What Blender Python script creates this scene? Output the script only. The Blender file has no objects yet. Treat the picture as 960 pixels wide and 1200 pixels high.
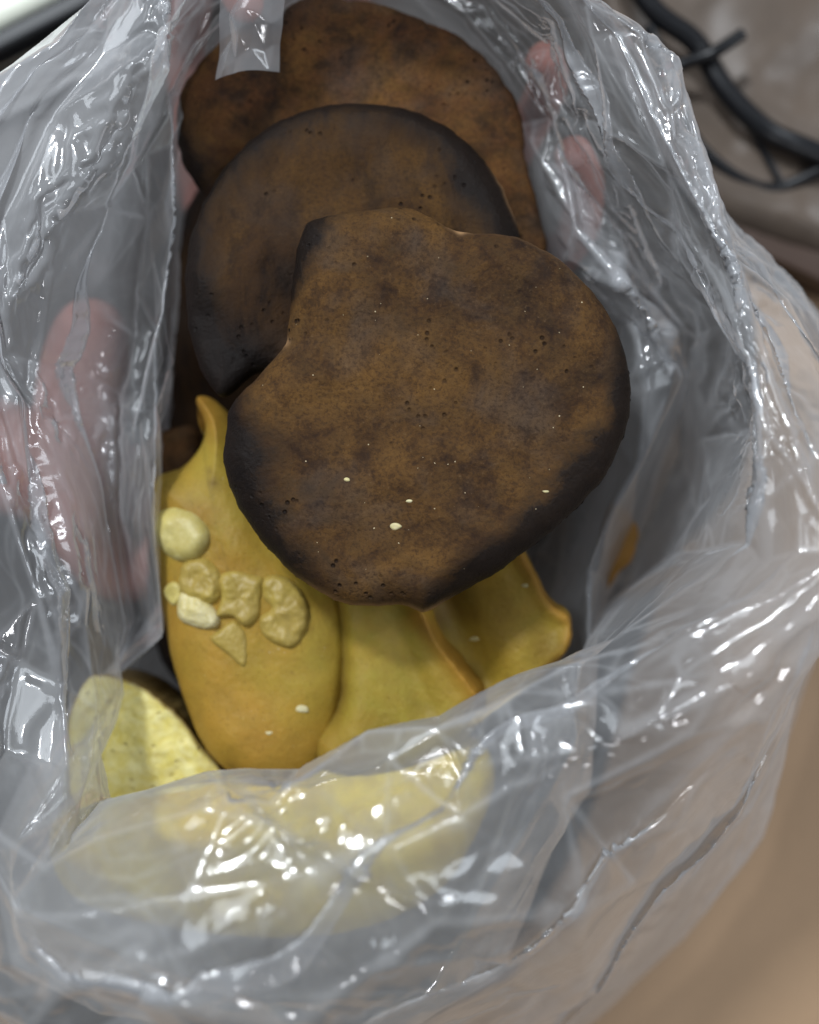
import bpy, bmesh, math, random
import numpy as np
from mathutils import Vector, noise as mnoise
from mathutils.bvhtree import BVHTree
from mathutils.geometry import delaunay_2d_cdt

scene = bpy.context.scene
C = scene.collection
rng = np.random.RandomState(7)
random.seed(7)

# ------------------------------------------------------------------ camera
CAM_Z = 0.46
cam_d = bpy.data.cameras.new('camera')
cam = bpy.data.objects.new('camera', cam_d); C.objects.link(cam)
cam.location = (0, 0, CAM_Z)
cam_d.sensor_fit = 'VERTICAL'; cam_d.sensor_height = 36; cam_d.lens = 36
cam_d.clip_start = 0.01; cam_d.clip_end = 50
cam_d.dof.use_dof = True
cam_d.dof.focus_distance = 0.302
cam_d.dof.aperture_fstop = 3.6
scene.camera = cam

# ------------------------------------------------------------------ light
world = bpy.data.worlds.new('World'); scene.world = world; world.use_nodes = True
wb = world.node_tree.nodes['Background']
wb.inputs['Color'].default_value = (0.80, 0.88, 1.0, 1)
wb.inputs['Strength'].default_value = 0.11

def lamp(name, loc, target, size, energy, col, size_y=None):
    d = bpy.data.lights.new(name, 'AREA'); d.energy = energy; d.color = col
    d.shape = 'RECTANGLE'; d.size = size; d.size_y = size_y or size
    o = bpy.data.objects.new(name, d); C.objects.link(o)
    o.location = loc
    o.rotation_euler = (Vector(target) - Vector(loc)).to_track_quat('-Z', 'Y').to_euler()
    return o
lamp('ceiling_lamp', (-0.75, 1.25, 1.9), (0, 0, .1), 0.22, 42, (0.90, 0.95, 1.0), 0.24)
lamp('added_reflection_panel', (-1.2, 1.0, 2.3), (0, 0, .1), 1.3, 40, (0.86, 0.93, 1.0), 1.6)  # added broad source, gives the film soft sheet reflections
lamp('added_reflection_right', (1.6, .3, 1.6), (0, 0, .1), .5, 14, (0.84, 0.92, 1.0), 1.2)  # added area light from the right, for more reflections on the film
lamp('side_lamp', (1.5, 0.9, 1.3), (0, 0, .1), 0.16, 11, (0.88, 0.93, 1.0), 0.5)
lamp('front_lamp', (0.3, -1.7, 1.6), (0, 0, .1), 0.3, 9, (0.95, 0.96, 1.0), 0.3)

vs = scene.view_settings
vs.view_transform = 'Standard'; vs.look = 'None'; vs.exposure = -0.12; vs.gamma = 1.0
scene.cycles.transparent_max_bounces = 40
scene.cycles.max_bounces = 10
scene.cycles.use_denoising = True
scene.cycles.caustics_reflective = False
scene.cycles.caustics_refractive = False
scene.cycles.sample_clamp_indirect = 4

# ------------------------------------------------------------------ helpers
def W(px, py, z):
    """place on the photograph's view ray at height z"""
    D = CAM_Z - z
    return np.array([(px - 480) / 1200 * D, (600 - py) / 1200 * D, z])

def link(name, mesh, mat=None, parent=None, smooth=True):
    o = bpy.data.objects.new(name, mesh); C.objects.link(o)
    if mat: mesh.materials.append(mat)
    if smooth: mesh.polygons.foreach_set('use_smooth', [True] * len(mesh.polygons))
    if parent: o.parent = parent
    return o

def tag(o, label=None, cat=None, group=None, kind=None):
    if label: o['label'] = label
    if cat: o['category'] = cat
    if group: o['group'] = group
    if kind: o['kind'] = kind
    return o

def grid_mesh(name, P, close_u=False):
    nu, nv = P.shape[:2]
    me = bpy.data.meshes.new(name)
    idx = np.arange(nu * nv).reshape(nu, nv)
    if close_u: idx = np.vstack([idx, idx[:1]])
    F = np.stack([idx[:-1, :-1], idx[1:, :-1], idx[1:, 1:], idx[:-1, 1:]], -1).reshape(-1, 4)
    me.vertices.add(nu * nv); me.vertices.foreach_set('co', P.reshape(-1).astype(np.float32))
    me.loops.add(F.size); me.loops.foreach_set('vertex_index', F.reshape(-1).astype(np.int32))
    me.polygons.add(len(F)); me.polygons.foreach_set('loop_start', (np.arange(len(F)) * 4).astype(np.int32))
    me.update(calc_edges=True)
    return me

# value noise on points (vectorised)
_T = np.random.RandomState(3).rand(64, 64, 64).astype(np.float32) * 2 - 1
def vnoise(p, scale, seed=0, octaves=1):
    out = 0; amp = 1; tot = 0
    p = np.asarray(p) * scale + seed * 17.31 + 100
    for _ in range(octaves):
        i = np.floor(p).astype(int); f = p - i; f = f * f * (3 - 2 * f)
        r = 0
        for dx in (0, 1):
            for dy in (0, 1):
                for dz in (0, 1):
                    w = (f[..., 0] if dx else 1 - f[..., 0]) * (f[..., 1] if dy else 1 - f[..., 1]) * (f[..., 2] if dz else 1 - f[..., 2])
                    r = r + w * _T[(i[..., 0] + dx) & 63, (i[..., 1] + dy) & 63, (i[..., 2] + dz) & 63]
        out = out + r * amp; tot += amp; amp *= 0.5; p = p * 2.03 + 5.7
    return out / tot

def seg_dist(P, poly, closed=True):
    """distance of 2-D points P (...,2) to a polyline"""
    poly = np.asarray(poly, float)
    a = poly if closed else poly[:-1]
    b = np.roll(poly, -1, 0) if closed else poly[1:]
    best = np.full(P.shape[:-1], 1e9)
    for s, e in zip(a, b):
        d = e - s; L = max((d * d).sum(), 1e-12)
        t = np.clip(((P - s) @ d) / L, 0, 1)
        q = s + t[..., None] * d
        best = np.minimum(best, np.sqrt(((P - q) ** 2).sum(-1)))
    return best

def catmull(pts, n, closed=True):
    pts = np.asarray(pts, float); m = len(pts)
    out = []
    segs = m if closed else m - 1
    for i in range(segs):
        g = (lambda k: pts[k % m]) if closed else (lambda k: pts[min(max(k, 0), m - 1)])
        p0, p1, p2, p3 = g(i - 1), g(i), g(i + 1), g(i + 2)
        for j in range(n):
            t = j / n
            out.append(0.5 * (2 * p1 + (p2 - p0) * t + (2 * p0 - 5 * p1 + 4 * p2 - p3) * t * t + (3 * p1 - p0 - 3 * p2 + p3) * t ** 3))
    if not closed: out.append(pts[-1])
    return np.array(out)

# ------------------------------------------------------------------ node helpers
class NT:
    def __init__(s, name):
        s.m = bpy.data.materials.new(name); s.m.use_nodes = True
        s.t = s.m.node_tree; s.t.nodes.clear()
        s.out = s.t.nodes.new('ShaderNodeOutputMaterial')
    def n(s, typ, **kw):
        nd = s.t.nodes.new(typ)
        for k, v in kw.items():
            if k.startswith('_'): setattr(nd, k[1:], v)
            else:
                key = k.replace('__', ' ')
                s.set(nd.inputs[int(key[1:])] if key[0] == 'i' and key[1:].isdigit() else nd.inputs[key], v)
        return nd
    def set(s, inp, v):
        if isinstance(v, bpy.types.NodeSocket): s.t.links.new(v, inp)
        elif isinstance(v, (tuple, list)) and len(v) == 3 and len(inp.default_value) == 4: inp.default_value = (*v, 1)
        else: inp.default_value = v
    def coord(s, scale=(1, 1, 1)):
        tc = s.n('ShaderNodeTexCoord')
        mp = s.n('ShaderNodeMapping', Scale=scale); s.t.links.new(tc.outputs['Object'], mp.inputs[0])
        return mp.outputs[0]
    def noise(s, vec, scale, detail=4, rough=.55, dist=0):
        return s.n('ShaderNodeTexNoise', Vector=vec, Scale=scale, Detail=detail, Roughness=rough, Distortion=dist).outputs['Fac']
    def ramp(s, fac, stops):
        r = s.n('ShaderNodeValToRGB', Fac=fac)
        e = r.color_ramp.elements
        while len(e) < len(stops): e.new(0.5)
        for el, (p, c) in zip(e, stops):
            el.position = p; el.color = (*c, 1) if isinstance(c, tuple) else (c, c, c, 1)
        return r.outputs[0]
    def mix(s, fac, a, b, mode='MIX'):
        m = s.n('ShaderNodeMix', _data_type='RGBA', _blend_type=mode)
        s.set(m.inputs[0], fac); s.set(m.inputs[6], a); s.set(m.inputs[7], b)
        return m.outputs[2]
    def math(s, op, a, b=0.0, clamp=False):
        m = s.n('ShaderNodeMath', _operation=op, _use_clamp=clamp)
        s.set(m.inputs[0], a); s.set(m.inputs[1], b); return m.outputs[0]
    def attr(s, name):
        return s.n('ShaderNodeAttribute', _attribute_name=name).outputs['Fac']
    def bump(s, h, strength, dist, normal=None):
        b = s.n('ShaderNodeBump', Height=h, Strength=strength, Distance=dist)
        if normal: s.t.links.new(normal, b.inputs['Normal'])
        return b.outputs[0]
    def done(s, sh):
        s.t.links.new(sh, s.out.inputs['Surface']); return s.m

def mat_plain(name, col, rough=.6, spec=.5, metal=0, nscale=60, var=.12, bump=.0):
    t = NT(name); v = t.coord()
    f = t.noise(v, nscale)
    c = t.mix(f, tuple(x * (1 - var) for x in col), tuple(min(1, x * (1 + var)) for x in col))
    p = t.n('ShaderNodeBsdfPrincipled', Base__Color=c, Roughness=rough, Metallic=metal)
    p.inputs['Specular IOR Level'].default_value = spec
    if bump: t.t.links.new(t.bump(f, bump, .001), p.inputs['Normal'])
    return t.done(p.outputs[0])

def mat_cap(name, tint=1.0, warm=0.0, st=1.0):
    t = NT(name); v = t.coord(); vs2 = t.coord((1, st, 1))
    big = t.noise(vs2, 34, 6, .68, .5)
    mid = t.noise(vs2, 120, 7, .72, .3)
    fine = t.noise(v, 900, 4, .7)
    dark = t.attr('dark')
    k = tint
    base = t.ramp(big, [(.34, (.030 * k, .016 * k, .010 * k)), (.45, (.090 * k, .043 * k, .016 * k)), (.56, (.165 * k, .080 * k, .023 * k)), (.68, (.25 * k, .122 * k, .032 * k))])
    base = t.mix(t.ramp(mid, [(.42, 0.0), (.62, .5)]), base, (.155 * k * (1 + warm), .083 * k, .028 * k))
    viol = t.noise(v, 45, 4, .6, .3)
    base = t.mix(t.ramp(viol, [(.48, 0.0), (.70, .5)]), base, (.125 * k, .092 * k, .072 * k))
    base = t.mix(t.ramp(mid, [(.36, .45), (.47, 0.0)]), base, (.022 * k, .012 * k, .009 * k))
    base = t.mix(t.ramp(fine, [(.36, .55), (.52, 0.0)]), base, (.022, .012, .008))
    base = t.mix(t.ramp(fine, [(.60, .0), (.80, .5)]), base, (.30 * k, .19 * k, .10 * k))
    # pores: small dark pits
    vo = t.n('ShaderNodeTexVoronoi', Vector=v, Scale=330.0, Randomness=1.0)
    pm = t.noise(v, 60, 2)
    pit = t.ramp(vo.outputs['Distance'], [(.10, 1.0), (.26, 0.0)])
    pit = t.math('MULTIPLY', pit, t.ramp(pm, [(.55, 0.0), (.68, 1.0)]))
    base = t.mix(t.math('MULTIPLY', pit, .85), base, (.012, .006, .004))
    # blackened margin (attribute plus a ragged transition)
    dd = t.math('ADD', dark, t.math('MULTIPLY', t.math('SUBTRACT', t.math('ADD', t.math('MULTIPLY', mid, .7), t.math('MULTIPLY', fine, .3)), .5), 2.2))
    dm = t.ramp(dd, [(.25, 0.0), (.85, 1.0)])
    margin = t.mix(mid, (.003, .003, .003), (.012, .008, .007))
    col = t.mix(t.math('MULTIPLY', dm, .93), base, margin)
    tip = t.attr('pale')
    col = t.mix(tip, col, (.33, .19, .09))
    rough = t.ramp(dm, [(0, .80), (1, .48)])
    p = t.n('ShaderNodeBsdfPrincipled', Base__Color=col, Roughness=rough)
    t.set(p.inputs['Specular IOR Level'], t.ramp(dm, [(0, .14), (1, .10)]))
    h = t.math('ADD', t.math('MULTIPLY', fine, .5), t.math('MULTIPLY', mid, .6))
    h = t.math('SUBTRACT', h, t.math('MULTIPLY', pit, 1.2))
    t.t.links.new(t.bump(h, 1.0, .0009), p.inputs['Normal'])
    return t.done(p.outputs[0])

def mat_yellow(name, a=(.33, .222, .026), b=(.35, .205, .026), c=(.33, .245, .033)):
    t = NT(name); v = t.coord()
    big = t.noise(v, 22, 4, .55, .5)
    mid = t.noise(v, 110, 5, .6)
    fine = t.noise(v, 1300, 3, .7)
    col = t.ramp(big, [(.32, c), (.5, a), (.68, b)])
    col = t.mix(t.attr('edge'), col, (.38, .19, .026))
    col = t.mix(t.ramp(mid, [(.35, .40), (.6, 0.0)]), col, (.20, .115, .014))
    col = t.mix(t.ramp(fine, [(.58, 0.0), (.8, .4)]), col, (.55, .42, .14))
    col = t.mix(t.ramp(t.noise(v, 48, 6, .7, .6), [(.48, 0.0), (.70, .22)]), col, (.42, .19, .022))
    vo = t.n('ShaderNodeTexVoronoi', Vector=v, Scale=620.0)
    col = t.mix(t.ramp(vo.outputs['Distance'], [(.10, .5), (.25, 0.0)]), col, (.16, .09, .012))
    sp = t.noise(v, 260, 2, .5)
    col = t.mix(t.ramp(sp, [(.72, 0.0), (.80, .4)]), col, (.10, .05, .01))
    col = t.mix(t.attr('bruise'), col, (.09, .045, .012))
    p = t.n('ShaderNodeBsdfPrincipled', Base__Color=col, Roughness=.58)
    p.inputs['Subsurface Weight'].default_value = .12
    p.inputs['Subsurface Radius'].default_value = (.004, .002, .0006)
    p.inputs['Subsurface Scale'].default_value = .6
    p.inputs['Specular IOR Level'].default_value = .3
    h = t.math('ADD', t.math('MULTIPLY', fine, .45), t.math('ADD', mid, t.math('MULTIPLY', vo.outputs['Distance'], .2)))
    t.t.links.new(t.bump(h, .42, .0007), p.inputs['Normal'])
    return t.done(p.outputs[0])

def mat_flesh(name, skin=True, col0=(.70, .58, .13), col1=(.80, .72, .32)):
    t = NT(name); v = t.coord()
    mid = t.noise(v, 180, 5, .65, .6)
    big = t.noise(v, 40, 3)
    vo = t.n('ShaderNodeTexVoronoi', Vector=v, Scale=230.0)
    col = t.mix(t.ramp(mid, [(.35, 0.0), (.65, 1.0)]), col0, col1)
    col = t.mix(t.ramp(big, [(.5, 0.0), (.75, .6)]), col, (.60, .47, .07))
    pore = t.ramp(vo.outputs['Distance'], [(.08, 1.0), (.22, 0.0)])
    col = t.mix(t.math('MULTIPLY', pore, .3 if skin else .05), col, (.32, .22, .05))
    if skin: col = t.mix(t.attr('edge'), col, (.20, .13, .04))
    p = t.n('ShaderNodeBsdfPrincipled', Base__Color=col, Roughness=.5)
    p.inputs['Subsurface Weight'].default_value = .15
    p.inputs['Subsurface Radius'].default_value = (.004, .003, .001)
    p.inputs['Subsurface Scale'].default_value = .5
    h = t.math('SUBTRACT', t.math('MULTIPLY', mid, 1.2 if skin else .5), t.math('MULTIPLY', pore, 1.0 if skin else .1))
    t.t.links.new(t.bump(h, .7, .0008), p.inputs['Normal'])
    return t.done(p.outputs[0])

def mat_film(name, milk=.185, edge=.50, rough=.10, tint=(.89, .905, .93)):
    t = NT(name); v = t.coord()
    lw = t.n('ShaderNodeLayerWeight', Blend=.5)
    f = t.math('POWER', lw.outputs['Facing'], 3.0)
    cloud = t.noise(v, 35, 4, .6, .5)
    cloud = t.math('ADD', t.math('MULTIPLY', cloud, .45), .275)
    fac = t.math('ADD', t.math('MULTIPLY', f, edge), t.math('MULTIPLY', t.math('MULTIPLY', cloud, milk * 2), t.attr('haze')), clamp=True)
    h = t.math('ADD', t.noise(v, 260, 3, .5, .8), t.math('MULTIPLY', t.noise(v, 75, 2, .5, 1.5), 2.5))
    nrm = t.bump(h, .10, .0006)
    tr = t.n('ShaderNodeBsdfTransparent', Color=(.975, .975, .98))
    di = t.n('ShaderNodeBsdfDiffuse', Color=tint, Normal=nrm)
    tl = t.n('ShaderNodeBsdfTranslucent', Color=tint, Normal=nrm)
    rf = t.n('ShaderNodeBsdfRefraction', Color=(.97, .97, .975), Roughness=.35, IOR=1.0)
    tr = t.n('ShaderNodeMixShader', i0=.20, i1=tr.outputs[0], i2=rf.outputs[0])
    dt = t.n('ShaderNodeMixShader', i0=.5, i1=di.outputs[0], i2=tl.outputs[0])
    m1 = t.n('ShaderNodeMixShader', i0=fac, i1=tr.outputs[0], i2=dt.outputs[0])
    gl = t.n('ShaderNodeBsdfGlossy', Color=(1, 1, 1), Roughness=rough, Normal=nrm)
    fr = t.n('ShaderNodeFresnel', IOR=1.6, Normal=nrm)
    m2 = t.n('ShaderNodeMixShader', i0=t.math('MINIMUM', t.math('MULTIPLY', fr.outputs[0], .85), .42), i1=m1.outputs[0], i2=gl.outputs[0])
    return t.done(m2.outputs[0])

def mat_skin(name):
    t = NT(name); v = t.coord()
    f = t.noise(v, 50, 4); g = t.noise(v, 600, 3)
    col = t.mix(t.ramp(f, [(.35, 0.0), (.7, 1.0)]), (.46, .18, .14), (.56, .27, .22))
    p = t.n('ShaderNodeBsdfPrincipled', Base__Color=col, Roughness=.5)
    p.inputs['Subsurface Weight'].default_value = .2
    p.inputs['Subsurface Radius'].default_value = (.01, .003, .0015)
    p.inputs['Subsurface Scale'].default_value = .4
    t.t.links.new(t.bump(g, .3, .0005), p.inputs['Normal'])
    return t.done(p.outputs[0])

def mat_table(name):
    t = NT(name); v = t.coord((1, 1, 1))
    f = t.noise(v, 14, 4, .55); g = t.noise(v, 700, 4, .7); h = t.noise(t.coord((12, 2, 1)), 30, 4)
    col = t.mix(f, (.35, .225, .125), (.41, .27, .16))
    col = t.mix(t.ramp(g, [(.4, .25), (.6, 0.0)]), col, (.20, .13, .085))
    col = t.mix(t.math('MULTIPLY', h, .15), col, (.22, .14, .09))
    p = t.n('ShaderNodeBsdfPrincipled', Base__Color=col, Roughness=.62)
    t.t.links.new(t.bump(g, .15, .0005), p.inputs['Normal'])
    return t.done(p.outputs[0])

# ------------------------------------------------------------------ the table
me = bpy.data.meshes.new('table_top')
me.from_pydata([(-.7, -.7, 0), (.7, -.7, 0), (.7, .7, 0), (-.7, .7, 0), (-.7, -.7, -.03), (.7, -.7, -.03), (.7, .7, -.03), (-.7, .7, -.03)], [],
               [(0, 1, 2, 3), (7, 6, 5, 4), (0, 4, 5, 1), (1, 5, 6, 2), (2, 6, 7, 3), (3, 7, 4, 0)])
tag(link('table_top', me, mat_table('table'), smooth=False), kind='structure')

# ------------------------------------------------------------------ lobed bodies (caps, stems, slices, crumbs)
def lobe(name, outline, mat, zt, thick, R, H, centre=None, tilt=(0, 0), sub=10, nr=90, rag=.0006, und=.0015, und_s=35,
         ridges=(), paint=None, flat=False, parent=None, seed=1, bottom_pull=.86, refine=True):
    """A closed thick body. outline: pixel polygon at height zt; R: rounding width of the margin; H: how far the margin curls down."""
    o2 = np.array([W(x, y, zt)[:2] for x, y in outline])
    c = np.array(W(*(centre or tuple(np.mean(outline, 0))), zt)[:2])
    ol = catmull(o2, sub)
    if rag:
        n = vnoise(np.c_[ol, np.zeros(len(ol))], 260, seed, 3)
        d = ol - c; d /= np.linalg.norm(d, axis=1)[:, None]
        ol = ol + d * (n * rag)[:, None]
    t = 1 - (1 - np.linspace(0, 1, nr)) ** 1.9           # rings crowd towards the margin
    t[0] = 1e-4
    XY = c + (ol[:, None, :] - c) * t[None, :, None]
    step = max(1, len(ol) // 220)
    d = seg_dist(XY, ol[::step])
    d[:, -1] = 0
    q = np.clip(d / R, 0, 1)
    prof = np.sqrt(np.clip(1 - (1 - q) ** 2, 0, 1))
    P3 = np.concatenate([XY, np.full(d.shape + (1,), seed * .37)], -1)
    z = zt - H * (1 - prof)
    z = z + und * vnoise(P3, und_s, seed, 3) * np.clip(q * 1.5, 0.15, 1)
    z = z + .00018 * vnoise(P3, 700, seed + 5, 2) * q
    ex = XY - c
    z = z + ex[..., 0] * tilt[0] + ex[..., 1] * tilt[1]
    px = ex[..., 0] * 0
    for (pl, a, w) in ridges:
        line = np.array([W(x, y, zt)[:2] for x, y in pl])
        rd = seg_dist(XY, catmull(line, 6, False), False)
        z = z + a * np.exp(-(rd / w) ** 2) * np.clip(q * 3, 0, 1)
    top = np.concatenate([XY, z[..., None]], -1)
    # underside
    tb = t[::-1][::4]
    XYb = c + (ol[:, None, :] - c) * (tb[None, 1:, None] * bottom_pull + .0)
    db = np.clip(1 - tb[1:], 0, 1)
    zedge = z[:, -1:]
    zb = zedge - (thick - H) * np.clip(db[None, :] * 8, 0, 1) ** .6
    if flat: zb = zedge - (thick - H) * np.clip(db[None, :] * 20, 0, 1)
    bot = np.concatenate([XYb, np.broadcast_to(zb, XYb.shape[:2])[..., None]], -1)
    P = np.concatenate([top, bot], 1)
    me = grid_mesh(name, P, True)
    ob = link(name, me, mat, parent)
    full = lambda a, fill: np.concatenate([a, np.full((a.shape[0], XYb.shape[1]), fill)], 1).reshape(-1).astype(np.float32)
    PX = np.stack([top[..., 0] * 1200 / (CAM_Z - zt) + 480, 600 - top[..., 1] * 1200 / (CAM_Z - zt)], -1)
    if paint:
        for k, fn in paint.items():
            val, fill = fn(PX, d, q)
            at = me.attributes.new(k, 'FLOAT', 'POINT'); at.data.foreach_set('value', full(np.clip(val, 0, 1), fill))
    return ob

def spots(PX, lst):
    """sum of soft discs given in outline coordinates: (x, y, radius, strength)"""
    v = 0
    for x, y, r, s in lst:
        v = v + s * np.exp(-(((PX[..., 0] - x) ** 2 + (PX[..., 1] - y) ** 2) / r ** 2))
    return v

# --- front cookie
F_OUT = [(350, 264), (372, 246), (420, 238), (470, 234), (502, 243), (540, 262), (600, 268), (655, 292), (700, 335), (728, 378), (745, 430), (742, 495), (716, 555),
         (670, 607), (620, 648), (570, 682), (522, 708), (497, 721), (470, 712), (440, 713), (395, 708), (340, 675), (300, 632), (271, 587), (256, 542), (259, 503), (266, 470),
         (298, 436), (326, 404), (333, 386), (338, 330)]
ZF = .160
def dark_front(PX, d, q):
    v = np.exp(-(d / .0085) ** 1.1) * 1.05
    w = spots(PX, [(275, 545, 75, 1.0), (330, 650, 60, .9), (350, 265, 45, 1.1), (600, 660, 75, 1.2), (690, 580, 75, 1.2), (745, 480, 55, 1.2), (740, 400, 30, .6), (520, 715, 45, 1.0), (265, 480, 30, .5), (336, 330, 35, .8)])
    return np.clip(v * np.clip(w, .12, 1.2) + spots(PX, [(278, 540, 42, .55), (640, 625, 40, .6), (700, 560, 42, .6), (560, 672, 36, .55), (352, 262, 28, .5), (738, 455, 26, .5), (300, 610, 26, .4), (470, 410, 50, .16), (330, 560, 80, .22), (430, 300, 60, .18), (560, 300, 45, .14), (380, 660, 50, .18), (660, 520, 45, .16)]), 0, 1), .25
def pale_front(PX, d, q):
    v = np.exp(-(d / .0011) ** 2) * spots(PX, [(430, 712, 60, .9), (500, 718, 24, .8), (380, 700, 40, .5), (540, 262, 14, .8), (640, 285, 60, .25)])
    return v + spots(PX, [(541, 265, 5, .9), (332, 397, 6, .8)]), 0.15
M_CAP = mat_cap('velvety_brown', .57); M_CAP2 = mat_cap('velvety_brown_dark', .34, .15, .4); M_CAP3 = mat_cap('velvety_brown_warm', .60, .4)
M_YEL = mat_yellow('yellow_stem'); M_YEL2 = mat_yellow('olive_yellow', (.31, .215, .025), (.34, .20, .024), (.28, .22, .028))
capf = front = lobe('cookie', F_OUT, M_CAP, ZF, .020, .0115, .0095, (490, 480), nr=150, sub=22, und=.0022, und_s=38, seed=2,
     ridges=[([(345, 380), (420, 395), (520, 370)], -.0012, .006), ([(560, 430), (640, 400), (700, 410)], .0010, .006), ([(540, 265), (500, 330), (440, 380)], -.0011, .005), ([(300, 470), (400, 440), (470, 450)], .0010, .005), ([(430, 520), (540, 500), (640, 520)], -.0009, .006), ([(360, 600), (450, 560), (520, 600)], .0009, .006), ([(620, 350), (680, 420), (690, 480)], -.0009, .005)],
     paint={'dark': dark_front, 'pale': pale_front})
tag(front, 'largest brown cookie with a scorched black margin, on top of all the others', 'cookie', 'brown cookies stacked in the bag')

# --- middle cookie
S_OUT = [(221, 262), (245, 205), (288, 152), (350, 115), (420, 105), (490, 117), (548, 153), (585, 200), (603, 238), (612, 280), (600, 360), (540, 440), (420, 470), (345, 440), (300, 436),
         (262, 464), (237, 438), (217, 375), (213, 315)]
ZS = .138
def dark_mid(PX, d, q):
    v = np.exp(-(d / .011) ** 1.1) * np.clip(spots(PX, [(215, 350, 120, 1.3), (245, 460, 70, 1.3), (560, 170, 90, 1.3), (420, 100, 140, .9), (610, 260, 50, 1.2), (280, 150, 90, .8)]), .3, 1.3)
    return v + spots(PX, [(250, 440, 45, .7), (228, 360, 32, .5), (560, 215, 40, .5), (340, 330, 30, .5)]), .4
def pale_mid(PX, d, q):
    return np.exp(-(d / .0010) ** 2) * spots(PX, [(588, 215, 22, 1.0), (600, 240, 18, .7)]), 0
mid = lobe('cookie', S_OUT, M_CAP2, ZS, .016, .0085, .007, (400, 290), tilt=(0, -.10), nr=110, sub=18, und=.0036, und_s=42, seed=9,
     ridges=[([(300, 300), (330, 210), (350, 160)], .0012, .004), ([(390, 240), (380, 160)], -.001, .004), ([(470, 230), (450, 160)], .001, .005), ([(540, 230), (510, 170)], -.001, .005)],
     paint={'dark': dark_mid, 'pale': pale_mid})
tag(mid, 'middle brown cookie half hidden under the largest one, with a black curved rim', 'cookie', 'brown cookies stacked in the bag')

# --- rear cookie
R_OUT = [(204, 140), (212, 100), (240, 62), (268, 36), (300, 22), (322, 22), (338, 6), (372, -8), (405, -2), (440, 0), (490, 18), (545, 44), (590, 88), (612, 130), (619, 185), (636, 250), (642, 300), (600, 380), (480, 400), (330, 380),
         (285, 320), (235, 225), (210, 185)]
ZR = .118
def dark_rear(PX, d, q):
    v = np.exp(-(d / .006) ** 1.3) * np.clip(spots(PX, [(210, 160, 60, .8), (340, 15, 60, .5), (640, 250, 60, .4), (612, 140, 50, .3)]), .08, 1.0)
    return v + spots(PX, [(235, 180, 40, .35), (215, 215, 36, .5), (330, 30, 26, .3)]), .3
rear = lobe('cookie', R_OUT, M_CAP3, ZR, .016, .006, .005, (420, 180), tilt=(0, .05), nr=90, sub=14, und=.003, und_s=40, seed=14, rag=.0009,
     paint={'dark': dark_rear, 'pale': lambda P, d, q: (q * 0, 0)})
tag(rear, 'rearmost rusty brown cookie with an uneven rim, farthest back in the bag', 'cookie', 'brown cookies stacked in the bag')

# --- yellow bulbous stem on the left
B_OUT = [(170, 560), (200, 545), (222, 522), (229, 495), (218, 466), (224, 456), (245, 466), (266, 492), (300, 560), (360, 650), (402, 705), (409, 765), (403, 830), (384, 900), (338, 932), (282, 930), (232, 893),
         (203, 828), (186, 770), (172, 690), (164, 620)]
bulb = lobe('cookie', B_OUT, M_YEL, .125, .040, .020, .018, (285, 745), nr=110, sub=14, und=.0022, und_s=30, seed=21, rag=.0004,
     ridges=[([(250, 500), (262, 560), (280, 640)], .001, .006)],
     paint={'edge': lambda P, d, q: (spots(P, [(250, 850, 60, .55), (340, 890, 60, .45), (222, 465, 24, .9), (245, 490, 22, .6)]), 0),
            'bruise': lambda P, d, q: (spots(P, [(249, 566, 7, .5), (245, 552, 4, .4), (405, 740, 12, .35), (268, 905, 10, .5)]), .1)})
tag(bulb, 'ochre yellow cookie topped with a cluster of nut pieces, its tip pointed', 'cookie')

# --- small brown scrap behind the yellow tip
scr = lobe('cookie_scrap', [(150, 560), (165, 520), (190, 503), (222, 498), (232, 520), (225, 560), (190, 585)], M_CAP3, .098, .014, .006, .005, sub=8, nr=30, seed=25,
     paint={'dark': lambda P, d, q: (q * 0 + .05, .2), 'pale': lambda P, d, q: (q * 0 + .12, 0)})
tag(scr, 'small dull brown scrap behind the pointed tip of the nut topped yellow cookie', 'cookie')

# --- middle yellow piece with a folded lip
cen = lobe('cookie', [(395, 690), (450, 660), (500, 700), (520, 742), (552, 784), (572, 812), (566, 850), (540, 880), (480, 912), (415, 920), (370, 905), (362, 870), (392, 830), (396, 760)], M_YEL2, .124, .05, .012, .013,
     (465, 830), nr=90, sub=14, und=.002, und_s=40, seed=31,
     ridges=[([(488, 700), (520, 752), (556, 800), (575, 820)], .0075, .0042), ([(465, 720), (480, 780), (500, 830)], -.0035, .005), ([(410, 740), (412, 860)], .002, .007)],
     paint={'edge': lambda P, d, q: (np.exp(-(seg_dist(P, [(492, 722), (525, 765), (562, 812)], False) / 15) ** 2) * .9, 0),
            'bruise': lambda P, d, q: (spots(P, [(418, 868, 4, .9), (500, 735, 14, .3)]) + .55 * np.exp(-(d / .003) ** 2) * (P[..., 0] < 430), .2)})
tag(cen, 'golden yellow cookie with an orange folded lip, right beside the nut topped one', 'cookie')

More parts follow.
